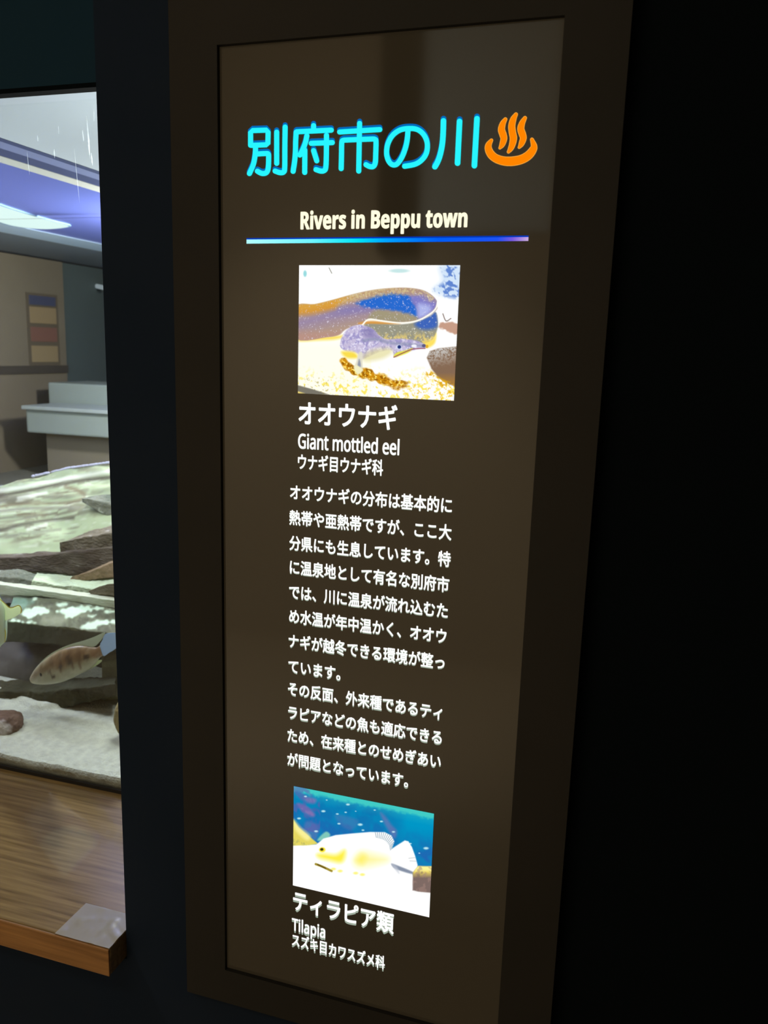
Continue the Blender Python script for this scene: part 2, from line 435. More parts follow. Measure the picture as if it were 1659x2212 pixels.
def photo(name, corners, nx, ny, crop, painter):
    c = [at(*q) for q in corners]           # tl, tr, br, bl
    x0 = .5 * (c[0].x + c[3].x); x1 = .5 * (c[1].x + c[2].x); z1 = .5 * (c[0].z + c[1].z); z0 = .5 * (c[2].z + c[3].z)
    X, Z = np.meshgrid(np.linspace(x0, x1, nx), np.linspace(z1, z0, ny)); X = X.ravel(); Z = Z.ravel(); Y = np.full(X.shape, LY)
    px, py = to_px(X, Y, Z); ox, oy, s = crop
    pt = painter((px - ox) / s, (py - oy) / s)
    i = np.arange(nx * ny).reshape(ny, nx)
    faces = np.stack([i[:-1, :-1], i[1:, :-1], i[1:, 1:], i[:-1, 1:]], -1).reshape(-1, 4).tolist()
    return colour_mesh(name, np.stack([X, Y, Z], -1).tolist(), faces, np.clip(pt.c, 0, 255), M_print, sign)

def paint_eel(x, y):
    p = Paint(x, y, (255, 255, 253))
    # sand and gravel
    p.put(np.clip((y - 640) / 120, 0, 1) * .35 * (x < 760), (255, 250, 205))
    p.put(np.clip((y - 900) / 160, 0, 1) * p.n(24, .60, .80, 1) * .75, (248, 222, 60))
    p.put(np.clip((y - 960) / 120, 0, 1) * p.n(14, .66, .82, 2) * .75 * np.clip((620 - x) / 300, 0, 1), (150, 130, 40))
    p.put(np.clip((y - 960) / 120, 0, 1) * p.n(18, .62, .78, 9) * .8 * np.clip((x - 900) / 300, 0, 1), (236, 186, 20))
    p.poly([(172, 670), (330, 672), (560, 655), (480, 690), (320, 700), (172, 705)], (250, 214, 60), 14, k=.8)
    # blue stones top right
    p.poly([(1320, 90), (1500, 90), (1480, 330), (1400, 345), (1330, 330), (1262, 285), (1330, 210)], (176, 206, 240), 30, k=.6)
    p.poly([(1340, 90), (1500, 90), (1480, 330), (1400, 345), (1330, 330), (1270, 285), (1370, 210)], (96, 132, 205), 20, mask=p.n(34, .5, .66, 4))
    p.dot(990, 132, 80, 16, (196, 228, 228), .6); p.dot(222, 155, 14, 26, (150, 215, 220), .6); p.line([(418, 108), (440, 152)], (130, 130, 120), 3)
    # body of the eel, upper coil
    up = [(150, 424), (300, 404), (450, 368), (600, 326), (750, 292), (900, 274), (1050, 270), (1180, 290), (1262, 338), (1304, 400), (1292, 450),
          (1240, 492), (1150, 532), (1030, 556), (900, 546), (740, 528), (690, 562), (560, 606), (500, 652), (400, 672), (150, 684)]
    a = p.poly(up, (176, 150, 132), 5)
    inside = a
    p.put(inside * np.clip(1 - np.abs(y - 560 + .22 * (x - 172)) / 120, 0, 1) * .9, (150, 132, 166))
    p.put(inside * np.clip(1 - np.abs(y - 470 + .12 * (x - 400)) / 60, 0, 1) * np.clip((x - 300) / 250, 0, 1) * .8, (132, 122, 178))
    p.put(inside * np.clip((y - 600) / 60, 0, 1) * .8, (184, 142, 130))
    p.poly([(640, 404), (720, 366), (840, 330), (950, 318), (1070, 340), (1110, 400), (1140, 450), (1140, 512), (1080, 490), (960, 462), (800, 440)], (40, 104, 204), 14, wob=20, mask=inside)
    p.poly([(1080, 345), (1190, 326), (1270, 372), (1290, 420), (1250, 470), (1150, 520), (1130, 440)], (128, 124, 196), 16, mask=inside)
    p.poly([(1150, 400), (1240, 420), (1230, 480), (1150, 515), (1140, 450)], (172, 180, 232), 22, mask=inside)
    p.poly([(800, 452), (960, 470), (1110, 500), (1130, 530), (1000, 552), (850, 540), (740, 524)], (160, 150, 122), 16, mask=inside)
    p.poly([(650, 560), (760, 540), (900, 552), (1000, 562), (900, 572), (740, 572)], (214, 152, 72), 9)
    rim = np.clip(1 - np.abs(sd_line(x, y, smooth_line([(150, 430), (300, 418), (450, 388), (600, 346), (750, 312), (900, 292), (1050, 288), (1180, 308), (1250, 350)], 5)) - 8) / 46, 0, 1)
    p.put(inside * rim * np.clip((700 - x) / 200, .25, 1), (216, 160, 62))
    p.put(inside * rim * p.n(13, .35, .7, 5) * .85 * np.clip((x - 350) / 300, .2, 1), (214, 196, 146))
    p.put(inside * np.clip(1 - np.abs(sd_line(x, y, smooth_line([(150, 470), (300, 455), (450, 420)], 5))) / 50, 0, 1) * .8, (218, 150, 44))
    # lower coil
    lo = [(700, 572), (860, 566), (1000, 568), (1130, 548), (1240, 500), (1288, 470), (1306, 560), (1296, 620), (1262, 690), (1170, 724), (1060, 700), (900, 694), (820, 660)]
    b = p.poly(lo, (150, 148, 130), 6)
    p.poly([(1120, 556), (1230, 500), (1290, 470), (1300, 580), (1230, 610), (1150, 600)], (62, 100, 184), 18, mask=b)
    p.put(b * np.clip((y - 620) / 60, 0, 1) * p.n(22, .4, .7, 6), (224, 200, 120))
    p.put(inside * p.n(9, .80, .9, 7) * .8, (226, 220, 236)); p.put(b * p.n(12, .80, .9, 8) * .8, (236, 236, 226))
    p.line([(690, 572), (742, 527), (850, 540), (1000, 556), (1130, 540), (1230, 490), (1286, 440), (1302, 384)], (255, 252, 240), 6)
    p.line([(1302, 384), (1310, 470), (1312, 600), (1280, 680)], (255, 255, 250), 6)
    p.poly([(1180, 726), (1260, 690), (1290, 640), (1280, 720), (1220, 760)], (250, 214, 60), 10, k=.8)
    # head and neck
    hd = [(508, 740), (540, 640), (606, 584), (690, 576), (770, 604), (830, 662), (880, 690), (1000, 686), (1110, 698), (1186, 726), (1214, 756), (1120, 776), (1020, 806), (950, 836),
          (930, 780), (830, 790), (740, 830), (690, 850), (640, 800), (560, 786)]
    h = p.poly(hd, (196, 186, 216), 6)
    p.put(h * p.n(30, .45, .7, 11) * .8, (150, 142, 196)); p.put(h * p.n(16, .6, .8, 12) * .8, (232, 228, 246))
    p.poly([(690, 620), (740, 590), (820, 660), (870, 690), (720, 680)], (132, 122, 172), 20, mask=h, k=.7)
    p.line([(700, 700), (800, 690), (920, 720), (1060, 730), (1190, 744)], (142, 146, 176), 12, 16, .7)
    p.poly([(690, 830), (760, 780), (900, 760), (930, 800), (850, 850), (720, 870)], (222, 214, 150), 22, k=.7)
    p.poly([(520, 790), (620, 795), (650, 840), (560, 840)], (244, 214, 60), 14, k=.9)
    p.poly([(950, 836), (965, 800), (1040, 780), (1100, 760), (1060, 800)], (226, 222, 70), 6)
    p.line([(945, 836), (1040, 792), (1110, 768), (1200, 764)], (150, 70, 90), 4, 4)
    p.dot(1190, 742, 16, 14, (90, 88, 130)); p.dot(1110, 744, 22, 12, (240, 240, 250)); p.dot(1215, 748, 12, 14, (222, 170, 40))
    p.dot(988, 753, 22, 20, (210, 220, 240)); p.dot(990, 752, 15, 15, (36, 52, 120))
    p.poly([(640, 870), (660, 800), (690, 800), (690, 870), (690, 940), (655, 972), (616, 940)], (222, 218, 200), 6)
    p.poly([(650, 900), (664, 850), (676, 900), (668, 940), (650, 930)], (140, 148, 166), 6)
    # dark gravel under the head
    gr = [(506, 876), (540, 850), (600, 890), (650, 950), (720, 934), (850, 980), (980, 1030), (1090, 1072), (1000, 1092), (880, 1064), (760, 1022), (640, 992), (560, 930)]
    g = p.poly(gr, (208, 142, 20), 9, wob=36)
    p.put(g * p.n(20, .45, .65, 14), (150, 92, 8)); p.put(g * p.n(16, .62, .78, 15), (255, 226, 110))
    p.poly([(618, 920), (640, 900), (690, 930), (690, 950), (650, 976)], (240, 236, 196), 6)
    # stones at the right
    s = p.poly([(1214, 840), (1240, 786), (1310, 764), (1500, 744), (1490, 1090), (1400, 1056), (1310, 1004), (1252, 930)], (132, 104, 82), 6, sm=False)
    p.put(s * np.clip((930 - y - .2 * (x - 1300)) / 160, 0, 1) * p.n(9, .3, .62, 16), (206, 206, 204))
    p.put(s * np.clip((y - 960) / 70, 0, 1) * .7, (176, 126, 52))
    p.poly([(1190, 960), (1250, 950), (1330, 1010), (1440, 1060), (1430, 1130), (1290, 1040)], (222, 168, 24), 10, mask=p.n(22, .45, .62, 17))
    p.poly([(1314, 584), (1370, 546), (1470, 566), (1470, 646), (1390, 628)], (196, 154, 132), 7, wob=20)
    p.line([(1345, 482), (1370, 540), (1410, 520)], (130, 110, 104), 4)
    p.poly([(150, 1060), (290, 1098), (420, 1140), (150, 1140)], (120, 116, 104), 5, sm=False)
    p.poly([(150, 1108), (220, 1130), (150, 1140)], (232, 210, 120), 5, sm=False)
    return p
photo('eel_photograph', ((645.5, 573.5), (995, 572.5), (980, 864.5), (645, 850.5)), 420, 330, (600, 550, 440 / 1659), paint_eel)['label'] = 'bright photograph of a coiled eel'

def paint_tilapia(x, y):
    p = Paint(x, y, (12, 118, 176))
    q = y - 72 - .2 * (x - 185)                                  # height below the picture's top edge
    p.put(np.clip((q - 140) / 380, 0, 1), (38, 96, 176)); p.put(p.n(90, .3, .7, 21) * .6, (4, 138, 186))
    p.put(np.clip((x - 1050) / 160, 0, 1) * np.clip((340 - q) / 200, 0, 1) * .9, (0, 150, 196))
    p.put(np.clip((62 - q) / 30 + p.n(40, .3, .7, 22) * .5 - .2, 0, 1), (66, 204, 192)); p.put(np.clip((120 - q) / 80, 0, 1) * .35, (60, 190, 196))
    for P, k in (([(215, 232), (290, 250), (370, 320), (350, 350), (260, 300)], .8), ([(270, 170), (380, 190), (370, 230), (300, 220)], .7),
                 ([(960, 312), (1010, 350), (1060, 420), (1110, 480), (1080, 540), (990, 400)], .5), ([(300, 390), (400, 430), (380, 560), (280, 480)], .35), ([(560, 330), (760, 380), (700, 470), (600, 420)], .25)):
        p.poly(P, (150, 112, 172), 14, k=k)
    p.put(np.clip((x < 420) * (q < 380) * p.n(60, .45, .7, 23) * .6, 0, 1), (92, 96, 170))
    for cx, cy_, r in ((232, 365, 12), (670, 240, 12), (450, 300, 13), (575, 325, 9), (780, 420, 15), (385, 480, 12), (590, 412, 10), (970, 392, 10), (1078, 485, 10), (910, 290, 7), (650, 310, 8), (805, 470, 9), (1370, 632, 16), (1310, 676, 6), (290, 168, 9), (1230, 590, 8), (740, 300, 5), (480, 200, 6)):
        p.dot(cx, cy_, r * 1.4, r * .7, (200, 236, 240), .8, .9)
    p.poly([(395, 560), (470, 484), (512, 516), (460, 556)], (126, 196, 182), 8)
    # sand
    sand = [(100, 604), (390, 596), (1060, 650), (1240, 830), (1300, 1000), (1500, 1040), (1500, 1400), (100, 1100)]
    p.poly(sand, (255, 255, 254), 7, sm=False)
    p.poly([(100, 300), (180, 372), (230, 446), (320, 522), (404, 592), (320, 604), (100, 610)], (226, 212, 96), 6, sm=False)
    p.poly([(180, 372), (240, 440), (330, 520), (300, 560), (200, 470)], (250, 242, 160), 16, k=.8)
    p.poly([(100, 540), (230, 560), (320, 596), (200, 604), (100, 600)], (190, 186, 100), 10, mask=p.n(30, .4, .6, 24))
    # fish
    p.poly([(390, 596), (450, 546), (560, 514), (700, 500), (870, 486), (1000, 488), (1060, 518), (1086, 570), (1064, 636), (1100, 612), (1180, 562), (1212, 570),
            (1244, 622), (1272, 700), (1294, 780), (1292, 850), (1244, 850), (1060, 780), (800, 900), (380, 860)], (255, 255, 254), 5, sm=False)
    outer = resample([(915, 490), (1000, 490), (1058, 518), (1084, 570), (1066, 632)], 15)
    inner = resample([(930, 560), (985, 590), (1015, 620), (1030, 645), (1040, 655)], 15)
    for o_, i_ in zip(outer, inner):
        p.line([tuple(o_ * .96 + i_ * .04), tuple(o_ * .35 + i_ * .65)], (96, 128, 150), 2.6, 4, .8)
    p.poly([(395, 690), (450, 680), (560, 690), (640, 650), (640, 720), (600, 760), (500, 740), (420, 720)], (250, 234, 60), 26, k=.95)
    p.poly([(730, 740), (790, 670), (900, 690), (1010, 720), (1000, 750), (840, 790), (760, 790)], (252, 240, 150), 50, k=.9)
    p.poly([(745, 740), (790, 690), (830, 710), (800, 770)], (250, 234, 90), 36, k=.7)
    for cx, cy_ in ((540, 818), (600, 836), (740, 855), (800, 868)): p.dot(cx, cy_, 22, 12, (252, 240, 120), .9, .9)
    p.line([(382, 774), (440, 796), (524, 836)], (158, 138, 44), 10, 8); p.line([(400, 778), (470, 812)], (96, 76, 20), 5, 6)
    p.dot(440, 645, 28, 22, (240, 220, 40), .5); p.dot(436, 642, 15, 12, (52, 50, 20), .4)
    p.poly([(1062, 770), (1150, 800), (1256, 846), (1240, 862), (1130, 830), (1080, 806)], (132, 142, 162), 7)
    p.poly([(1060, 770), (1110, 800), (1130, 860), (1090, 820)], (190, 196, 208), 10, k=.7)
    p.line([(1215, 722), (1270, 716)], (190, 196, 200), 3); p.line([(1225, 745), (1280, 748)], (190, 196, 200), 3)
    s = p.poly([(1252, 850), (1300, 792), (1460, 796), (1460, 1036), (1300, 1020), (1250, 1008)], (124, 104, 98), 6, sm=False)
    p.put(s * np.clip((900 - y) / 60, 0, 1) * np.clip(.4 + p.n(50, .3, .6, 26), 0, 1), (238, 216, 100)); p.put(s * np.clip((850 - y) / 30, 0, 1), (250, 240, 150))
    p.put(s * p.n(30, .5, .7, 25) * .5, (160, 130, 120))
    return p
photo('tilapia_photograph', ((636, 1698), (937, 1757), (928, 1982), (632, 1911)), 340, 270, (590, 1680, 400 / 1659), paint_tilapia)['label'] = 'photograph of a pale fish over white sand'

EMW = .0171
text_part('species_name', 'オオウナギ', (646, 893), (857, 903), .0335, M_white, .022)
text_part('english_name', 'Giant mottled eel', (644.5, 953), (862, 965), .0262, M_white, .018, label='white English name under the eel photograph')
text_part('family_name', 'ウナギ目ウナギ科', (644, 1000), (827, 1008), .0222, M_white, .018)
body = ['オオウナギの分布は基本的に', '熱帯や亜熱帯ですが、ここ大', '分県にも生息しています。特', 'に温泉地として有名な別府市', 'では、川に温泉が流れ込むた', 'め水温が年中温かく、オオウ',
        'ナギが越冬できる環境が整っ', 'ています。', 'その反面、外来種であるティ', 'ラピアなどの魚も適応できる', 'ため、在来種とのせめぎあい', 'が問題となっています。']
ends = [((627, 1066), (976, 1089)), ((625.5, 1121), (975, 1147)), ((625.5, 1175), (973, 1206)), ((626.5, 1229), (970, 1259)), ((625, 1281), (967, 1317)), ((625, 1334), (964, 1371)),
        ((624, 1386), (960, 1429)), ((623.5, 1439), (735, 1455)), ((622.5, 1490), (955, 1537)), ((623, 1541), (954, 1591)), ((621.5, 1591), (952, 1642)), ((621, 1642), (881.5, 1684))]
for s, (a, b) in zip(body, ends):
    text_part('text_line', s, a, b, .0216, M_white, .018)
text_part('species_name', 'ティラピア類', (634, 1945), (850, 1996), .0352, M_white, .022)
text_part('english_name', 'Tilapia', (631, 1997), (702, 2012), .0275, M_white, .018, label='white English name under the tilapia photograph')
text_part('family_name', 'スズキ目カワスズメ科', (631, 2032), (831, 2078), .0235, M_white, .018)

# ------------------------------------------------------------------ wooden ledge under the aquarium window
def wood(name, c1, c2, rough):
    m = mat(name, c1, rough, .5, c2, 5, (1.2, 26, 26), .3, .7, detail=8, coat=.6); return m
M_wood = wood('walnut_board', lin(168, 144, 98), lin(116, 94, 58), .28)
ledge = empty('wooden_ledge', (-1.4, .16, Z_LEDGE - .0485), 'brown varnished wooden ledge running under the aquarium window', 'ledge')
M_edge = wood('walnut_front_strip', lin(184, 134, 76), lin(142, 98, 50), .4)
boxes('front_edge', [(-3.9, px_l - .003, -.0372, -.0334, Z_LEDGE - .0485, Z_LEDGE - .0006)], M_edge, ledge, .0015, 2)['label'] = 'orange brown strip added along the front face'  # thin strip added so the front is more orange than the top
boxes('board', [(-3.9, px_l - .003, -.0333, GY + .02, Z_LEDGE - .0485, Z_LEDGE)], M_wood, ledge, .003, 3)
M_tape = clear('clear_plastic', (.93, .92, .92, 1), .2, 1.8, .46, (.92, .92, .92, 1))
rnd = random.Random(4)
def sheet(x0, x1, y0, y1, z, nx, ny):
    V = []
    for j in range(ny + 1):
        for i in range(nx + 1):
            x = x0 + (x1 - x0) * i / nx; y = y0 + (y1 - y0) * j / ny
            wr = .0012 * max(0, noise.noise(Vector((x * 60, y * 45, 3)))) + .004 * max(0, noise.noise(Vector((x * 25 + y * 40, 2, 3)))) * max(0, (i / nx - .7) / .3)
            V.append((x, y, z + .0004 + wr))
    return V, [(j * (nx + 1) + i, j * (nx + 1) + i + 1, (j + 1) * (nx + 1) + i + 1, (j + 1) * (nx + 1) + i) for j in range(ny) for i in range(nx)]
V, Fc = sheet(at(163, 2022, 0).x - .012, px_l - .0036, -.034, .045, Z_LEDGE, 40, 40)
o = mesh('corner_sheet', V, Fc, M_tape, ledge, True); o['label'] = 'clear wrinkled plastic stuck on the corner'

# ------------------------------------------------------------------ aquarium
tank = empty('aquarium', (-1.6, 1.0, Z_LEDGE), 'large lit aquarium behind the window left of the sign, with stones and fish', 'aquarium')
TX0, TX1, TY1 = -2.9, px_l - .002, 1.75
M_glass = clear('aquarium_glass', (.985, .99, .99, 1), 0, 1.3)
boxes('front_glass', [(TX0, TX1, GY, GY + .006, Z_LEDGE + .0005, 2.05)], M_glass, tank)
boxes('back_glass', [(TX0, TX1, TY1, TY1 + .006, Z_LEDGE, 2.05)], clear('wetted_glass', (.985, .99, .99, 1), 0, 1.06), tank)
boxes('bottom_seal', [(TX0, TX1, GY - .006, GY - .0005, Z_LEDGE + .0003, Z_LEDGE + .008)], mat('black_rubber', (.01, .01, .012, 1), .5), tank)
boxes('tank_base', [(TX0, TX1, GY + .03, TY1 + .006, Z_LEDGE - .06, Z_LEDGE - .002)], M_dead, tank)
# water streaks dried on the glass
M_streak = clear('dried_water', (1, 1, 1, 1), .3, 1.05, .30, (.80, .90, 1, 1))
for nd in list(M_streak.node_tree.nodes):
    if nd.type == 'BSDF_DIFFUSE':
        tl = M_streak.node_tree.nodes.new('ShaderNodeBsdfTranslucent'); tl.inputs[0].default_value = (.85, .93, 1, 1)
        M_streak.node_tree.links.new(tl.outputs[0], nd.outputs[0].links[0].to_socket)
def streak(px0, py0, px1, py1, w):
    n = 10; V, Fc = [], []
    for i in range(n + 1):
        t = i / n; ww = w * math.sin(math.pi * min(1, max(.05, t)) * .97 + .03) * (.6 + .4 * noise.noise(Vector((px0, i * .7, 0))))
        for s in (-1, 1): V.append(at(px0 + (px1 - px0) * t + s * ww, py0 + (py1 - py0) * t, GY - .0006))
        if i: Fc.append((2 * i - 2, 2 * i - 1, 2 * i + 1, 2 * i))
    mesh('water_streak', V, Fc, M_streak, tank)
for q in ((187, 250, 195, 345, 2.4), (191, 285, 193, 335, 3), (178, 280, 181, 306, 2), (203, 225, 203, 262, 2), (197, 330, 200, 358, 2.2), (81, 292, 82, 306, 1.6), (117, 322, 118, 342, 1.7), (58, 326, 64, 380, .9), (126, 270, 127, 290, .9), (160, 320, 172, 440, .7)): streak(*q)
M_water = clear('aquarium_water', (.975, .985, .98, 1), .0, 1.0)
o = boxes('water', [(TX0 + .01, TX1 - .01, GY + .008, TY1 - .004, Z_LEDGE + .001, 2.03)], M_water, tank); o['label'] = 'clear faintly green water'

# ---- hall beyond the tank: its low ceiling with coloured strips running away from the window
HC = 2.06
def cxs(px, py):                                    # X of a ceiling point seen at a pixel
    u, v = uv(px, py); return u * (CAM_Z - HC) / v
xs = [cxs(0, 297), cxs(0, 303), cxs(0, 318), cxs(0, 335), cxs(0, 349), cxs(0, 372)]
M_hoodw = mat('pale_grey_ceiling', (.54, .60, .68, 1), .6)
M_navy = mat('navy_strip', (.055, .075, .20, 1), .4); M_lav = mat('lavender_strip', (.24, .28, .52, 1), .4)
M_cream2 = mat('cream_strip', (.62, .62, .58, 1), .5); M_hblue = mat('blue_ceiling', (.15, .19, .60, 1), .3)
M_hgrey = mat('slate_blue_ceiling', (.16, .20, .24, 1), .6)
struct(boxes('trim_3', [(xs[0], TX1 + .0, GY + .01, 4.5, HC, HC + .05)], M_hoodw))
struct(boxes('trim_4', [(xs[1], xs[0] - .0002, GY + .01, 4.5, HC - .001, HC + .05)], M_navy))
struct(boxes('trim_5', [(xs[2], xs[1] - .0002, GY + .01, 4.5, HC - .002, HC + .05)], M_lav))
struct(boxes('trim_6', [(xs[3], xs[2] - .0002, GY + .01, 4.5, HC - .001, HC + .05)], M_navy))
struct(boxes('trim_7', [(xs[4], xs[3] - .0002, GY + .01, 4.5, HC - .002, HC + .05)], M_cream2))
struct(boxes('trim_8', [(cxs(0, 490), xs[4] - .0002, GY + .01, 4.5, HC, HC + .05)], M_hblue))
struct(boxes('trim_9', [(-3.99, cxs(0, 490) - .0002, GY + .01, 4.5, HC - .001, HC + .05)], M_hgrey))
x9a, x9b = cxs(0, 480), cxs(0, 499)
struct(boxes('trim_11', [(x9b, x9a, GY + .3, 4.5, HC - .0035, HC - .0012)], mat('pale_blue_strip', (.50, .66, .85, 1), .4)))
def on_ceiling(px, py, z):
    u, v = uv(px, py); t = (CAM_Z - z) / v; return Vector((u * t, t - CAM_D, z))
lamp = empty('ceiling_lamp', on_ceiling(20, 460, HC), 'oval white lamp glowing on the blue ceiling seen through the aquarium', 'lamp')
ov = smooth_line([(-110, 405), (-50, 425), (0, 445), (60, 464), (110, 478), (148, 489), (100, 495), (40, 490), (0, 480), (-50, 462), (-110, 438)], 4, True)
V = [on_ceiling(a, b, HC - .005) for a, b in ov]; n = len(V)
V += [Vector((q.x, q.y, HC - .0042)) for q in V]
mesh('diffuser', V, [list(range(n)), list(range(n, 2 * n))] + [(i, (i + 1) % n, n + (i + 1) % n, n + i) for i in range(n)], emit('lamp_white', lin(226, 250, 246), 1.15), lamp)
c0 = sum(V[:n], Vector()) / n
V2 = [Vector((c0.x + (q.x - c0.x) * 1.12, c0.y + (q.y - c0.y) * 1.04, HC - .0036)) for q in V[:n]]
V2 += [Vector((q.x, q.y, HC - .0002)) for q in V2]
mesh('rim', V2, [list(range(n)), list(range(n, 2 * n))] + [(i, (i + 1) % n, n + (i + 1) % n, n + i) for i in range(n)], mat('lamp_rim', (.35, .55, .80, 1), .4), lamp)

PXW = -3.36
M_bw = mat('warm_brown_partition', (.185, .158, .112, 1), .8, .3, (.200, .172, .122, 1), 2)
struct(boxes('wall_far_left', [(PXW - .15, PXW, 1.9, 3.28, .86, HC - .011)], M_bw))
struct(boxes('baseboard_far', [(PXW + .0004, PXW + .012, 1.9, 3.279, 1.40, 1.445)], mat('dark_rail', (.06, .052, .042, 1), .6)))
struct(boxes('wall_far_back', [(-3.99, px_l, 4.4, 4.5, .86, HC - .015)], mat('dark_slate_wall', (.075, .105, .105, 1), .7)))
struct(boxes('floor_far', [(-3.99, px_l, TY1 + .03, 4.39, .78, .86)], mat('grey_far_floor', (.20, .20, .165, 1), .6, .4, (.24, .24, .20, 1), 3)))
struct(boxes('trim_12', [(PXW - .15, PXW - .02, 3.281, 4.399, .86, HC - .011)], mat('dark_slate_side', (.075, .105, .105, 1), .7)))
board = empty('information_board', (PXW, 3.1, 1.55), 'small brown board with four stacked coloured panels on the brown wall behind the aquarium', 'board')
def on_wall(px, py):
    u, v = uv(px, py); t = (PXW + .003) / u; return t - CAM_D, CAM_Z - v * t
y0, _ = on_wall(60, 715); y1, _ = on_wall(127, 715)
_, z1 = on_wall(90, 636); _, z0 = on_wall(95, 786)
boxes('backing', [(PXW + .0005, PXW + .004, y0, y1, z0 - .01, z1 + .005)], mat('board_backing', (.115, .093, .062, 1), .7), board)
for nm, a, b, col in (('blue_panel', 640, 660, (.055, .065, .12, 1)), ('upper_tan_panel', 664, 699, (.30, .22, .115, 1)), ('red_panel', 707, 738, (.20, .095, .07, 1)), ('lower_tan_panel', 747, 782, (.30, .225, .12, 1))):
    za, zb = on_wall(92, a)[1], on_wall(94, b)[1]
    boxes(nm, [(PXW + .004, PXW + .007, y0 + .02, y1 - .02, zb, za)], mat(nm, col, .6), board, .001, 1)
cnt = empty('counter', (-2.2, 2.9, .86), 'pale grey stepped counter standing in the hall behind the aquarium', 'counter')
M_pale = mat('pale_grey_laminate', (.36, .42, .38, 1), .5); M_pale2 = mat('pale_grey_top', (.46, .52, .50, 1), .45)
q0, q1 = at(103, 826, 2.9), at(110, 880, 2.9)
boxes('upper_block', [(q0.x, px_l - .3, 2.9, 3.25, q1.z, q0.z)], M_pale, cnt, .01)
q2, q3 = at(52, 884, 2.6), at(52, 934, 2.6)
boxes('lower_block', [(q2.x, px_l - .3, 2.61, 3.25, q3.z, q2.z)], M_pale, cnt, .01)
boxes('counter_top', [(q2.x - .01, px_l - .3, 2.59, 2.89, q2.z + .0005, q2.z + .02)], M_pale2, cnt, .004)
boxes('plinth', [(q2.x + .05, px_l - .3, 2.7, 3.25, .861, q3.z)], mat('brown_plinth', (.26, .23, .17, 1), .7), cnt)
def bar(name, a, b, r, m, label, cat):
    bm = bmesh.new(); d = (b - a); L = d.length
    bmesh.ops.create_cone(bm, cap_ends=True, segments=16, radius1=r, radius2=r, depth=L)
    me = bpy.data.meshes.new(name); bm.to_mesh(me); bm.free()
    o = link(name, me, m); o.matrix_world = Matrix.Translation((a + b) / 2) @ d.to_track_quat('Z', 'Y').to_matrix().to_4x4()
    return tag(o, label, cat)
bar('fluorescent_tube', at(146, 604, 4.2), at(240, 625, 3.4), .014, emit('dim_tube', lin(142, 154, 160), .9), 'thin pale tube light slanting across the dark slate wall behind the aquarium', 'lamp')
bar('strip_light', at(140, 556, 4.1), at(240, 561, 4.1), .026, emit('dim_green_strip', lin(128, 152, 122), .9), 'short greenish strip light at the top of the dark slate wall', 'lamp')

# ------------------------------------------------------------------ stones, sand and fish
def stone_mat(name, c1, c2, c3=None, scale=14, lo=.42, hi=.58, patch=None, stretch=(1, 1, 1), bump=.5):
    m = mat(name, c1, .85, .15, c2, scale, stretch, lo, hi, bump * 1.6, 70)
    if patch:
        nt = m.node_tree; p = nt.nodes['Principled BSDF']
        src = p.inputs['Base Color'].links[0].from_socket
        n = nt.nodes.new('ShaderNodeTexNoise'); n.inputs['Scale'].default_value = patch[1]; n.inputs['Detail'].default_value = 5
        mp = nt.nodes['Mapping']; nt.links.new(mp.outputs[0], n.inputs['Vector'])
        r = nt.nodes.new('ShaderNodeValToRGB'); r.color_ramp.elements[0].position = patch[2]; r.color_ramp.elements[1].position = patch[3]
        mx = nt.nodes.new('ShaderNodeMix'); mx.data_type = 'RGBA'; mx.inputs[7].default_value = patch[0]
        nt.links.new(n.outputs['Fac'], r.inputs[0]); nt.links.new(r.outputs[0], mx.inputs[0]); nt.links.new(src, mx.inputs[6])
        nt.links.new(mx.outputs[2], p.inputs['Base Color'])
    return m

def loft(name, rows, m, label, cat='stone', n=150, sub=14, disp=.004, freq=22, group=None, aniso=(1, 1, 1), painter=None):
    """a stone from rings of outline points (px, py, Y): row after row wraps round the stone, ends closed"""
    R = []
    for r in rows:
        P = []; lastY = r[0][2]
        for q in r:
            lastY = q[2] if len(q) > 2 else lastY
            P.append(np.array(at(q[0], q[1], lastY)))
        R.append(resample(P, n))
    ring = []
    for a, b in zip(R, R[1:] + R[:1]):
        for k in range(sub):
            t = k / sub; ring.append([a[i] * (1 - t) + b[i] * t for i in range(n)])
    M = len(ring); V = []
    for j in range(M):
        for i in range(n):
            q = Vector(ring[j][i]); s = Vector((q.x * freq * aniso[0], q.y * freq * aniso[1], q.z * freq * aniso[2]))
            s2 = q * (freq * 3.7); s3 = q * 150
            fine = .32 * noise.noise(s2) + .16 * noise.noise(s3) * min(1, .004 / disp)
            V.append(q + Vector((noise.noise(s) * .6, noise.noise(s + Vector((7, 3, 1))) + fine, noise.noise(s + Vector((1, 9, 4))) + fine)) * disp)
    Fc = [(j * n + i, j * n + i + 1, ((j + 1) % M) * n + i + 1, ((j + 1) % M) * n + i) for j in range(M) for i in range(n - 1)]
    Fc.append([j * n for j in range(M)]); Fc.append([j * n + n - 1 for j in range(M)])
    if painter:
        A = np.array([tuple(q) for q in V]); px, py = to_px(A[:, 0], A[:, 1], A[:, 2])
        o = colour_mesh(name, A.tolist(), Fc, np.clip(painter(px, py).c, 0, 255), m, None, True)
    else: o = mesh(name, V, Fc, m, None, True)
    return tag(o, label, cat, group)

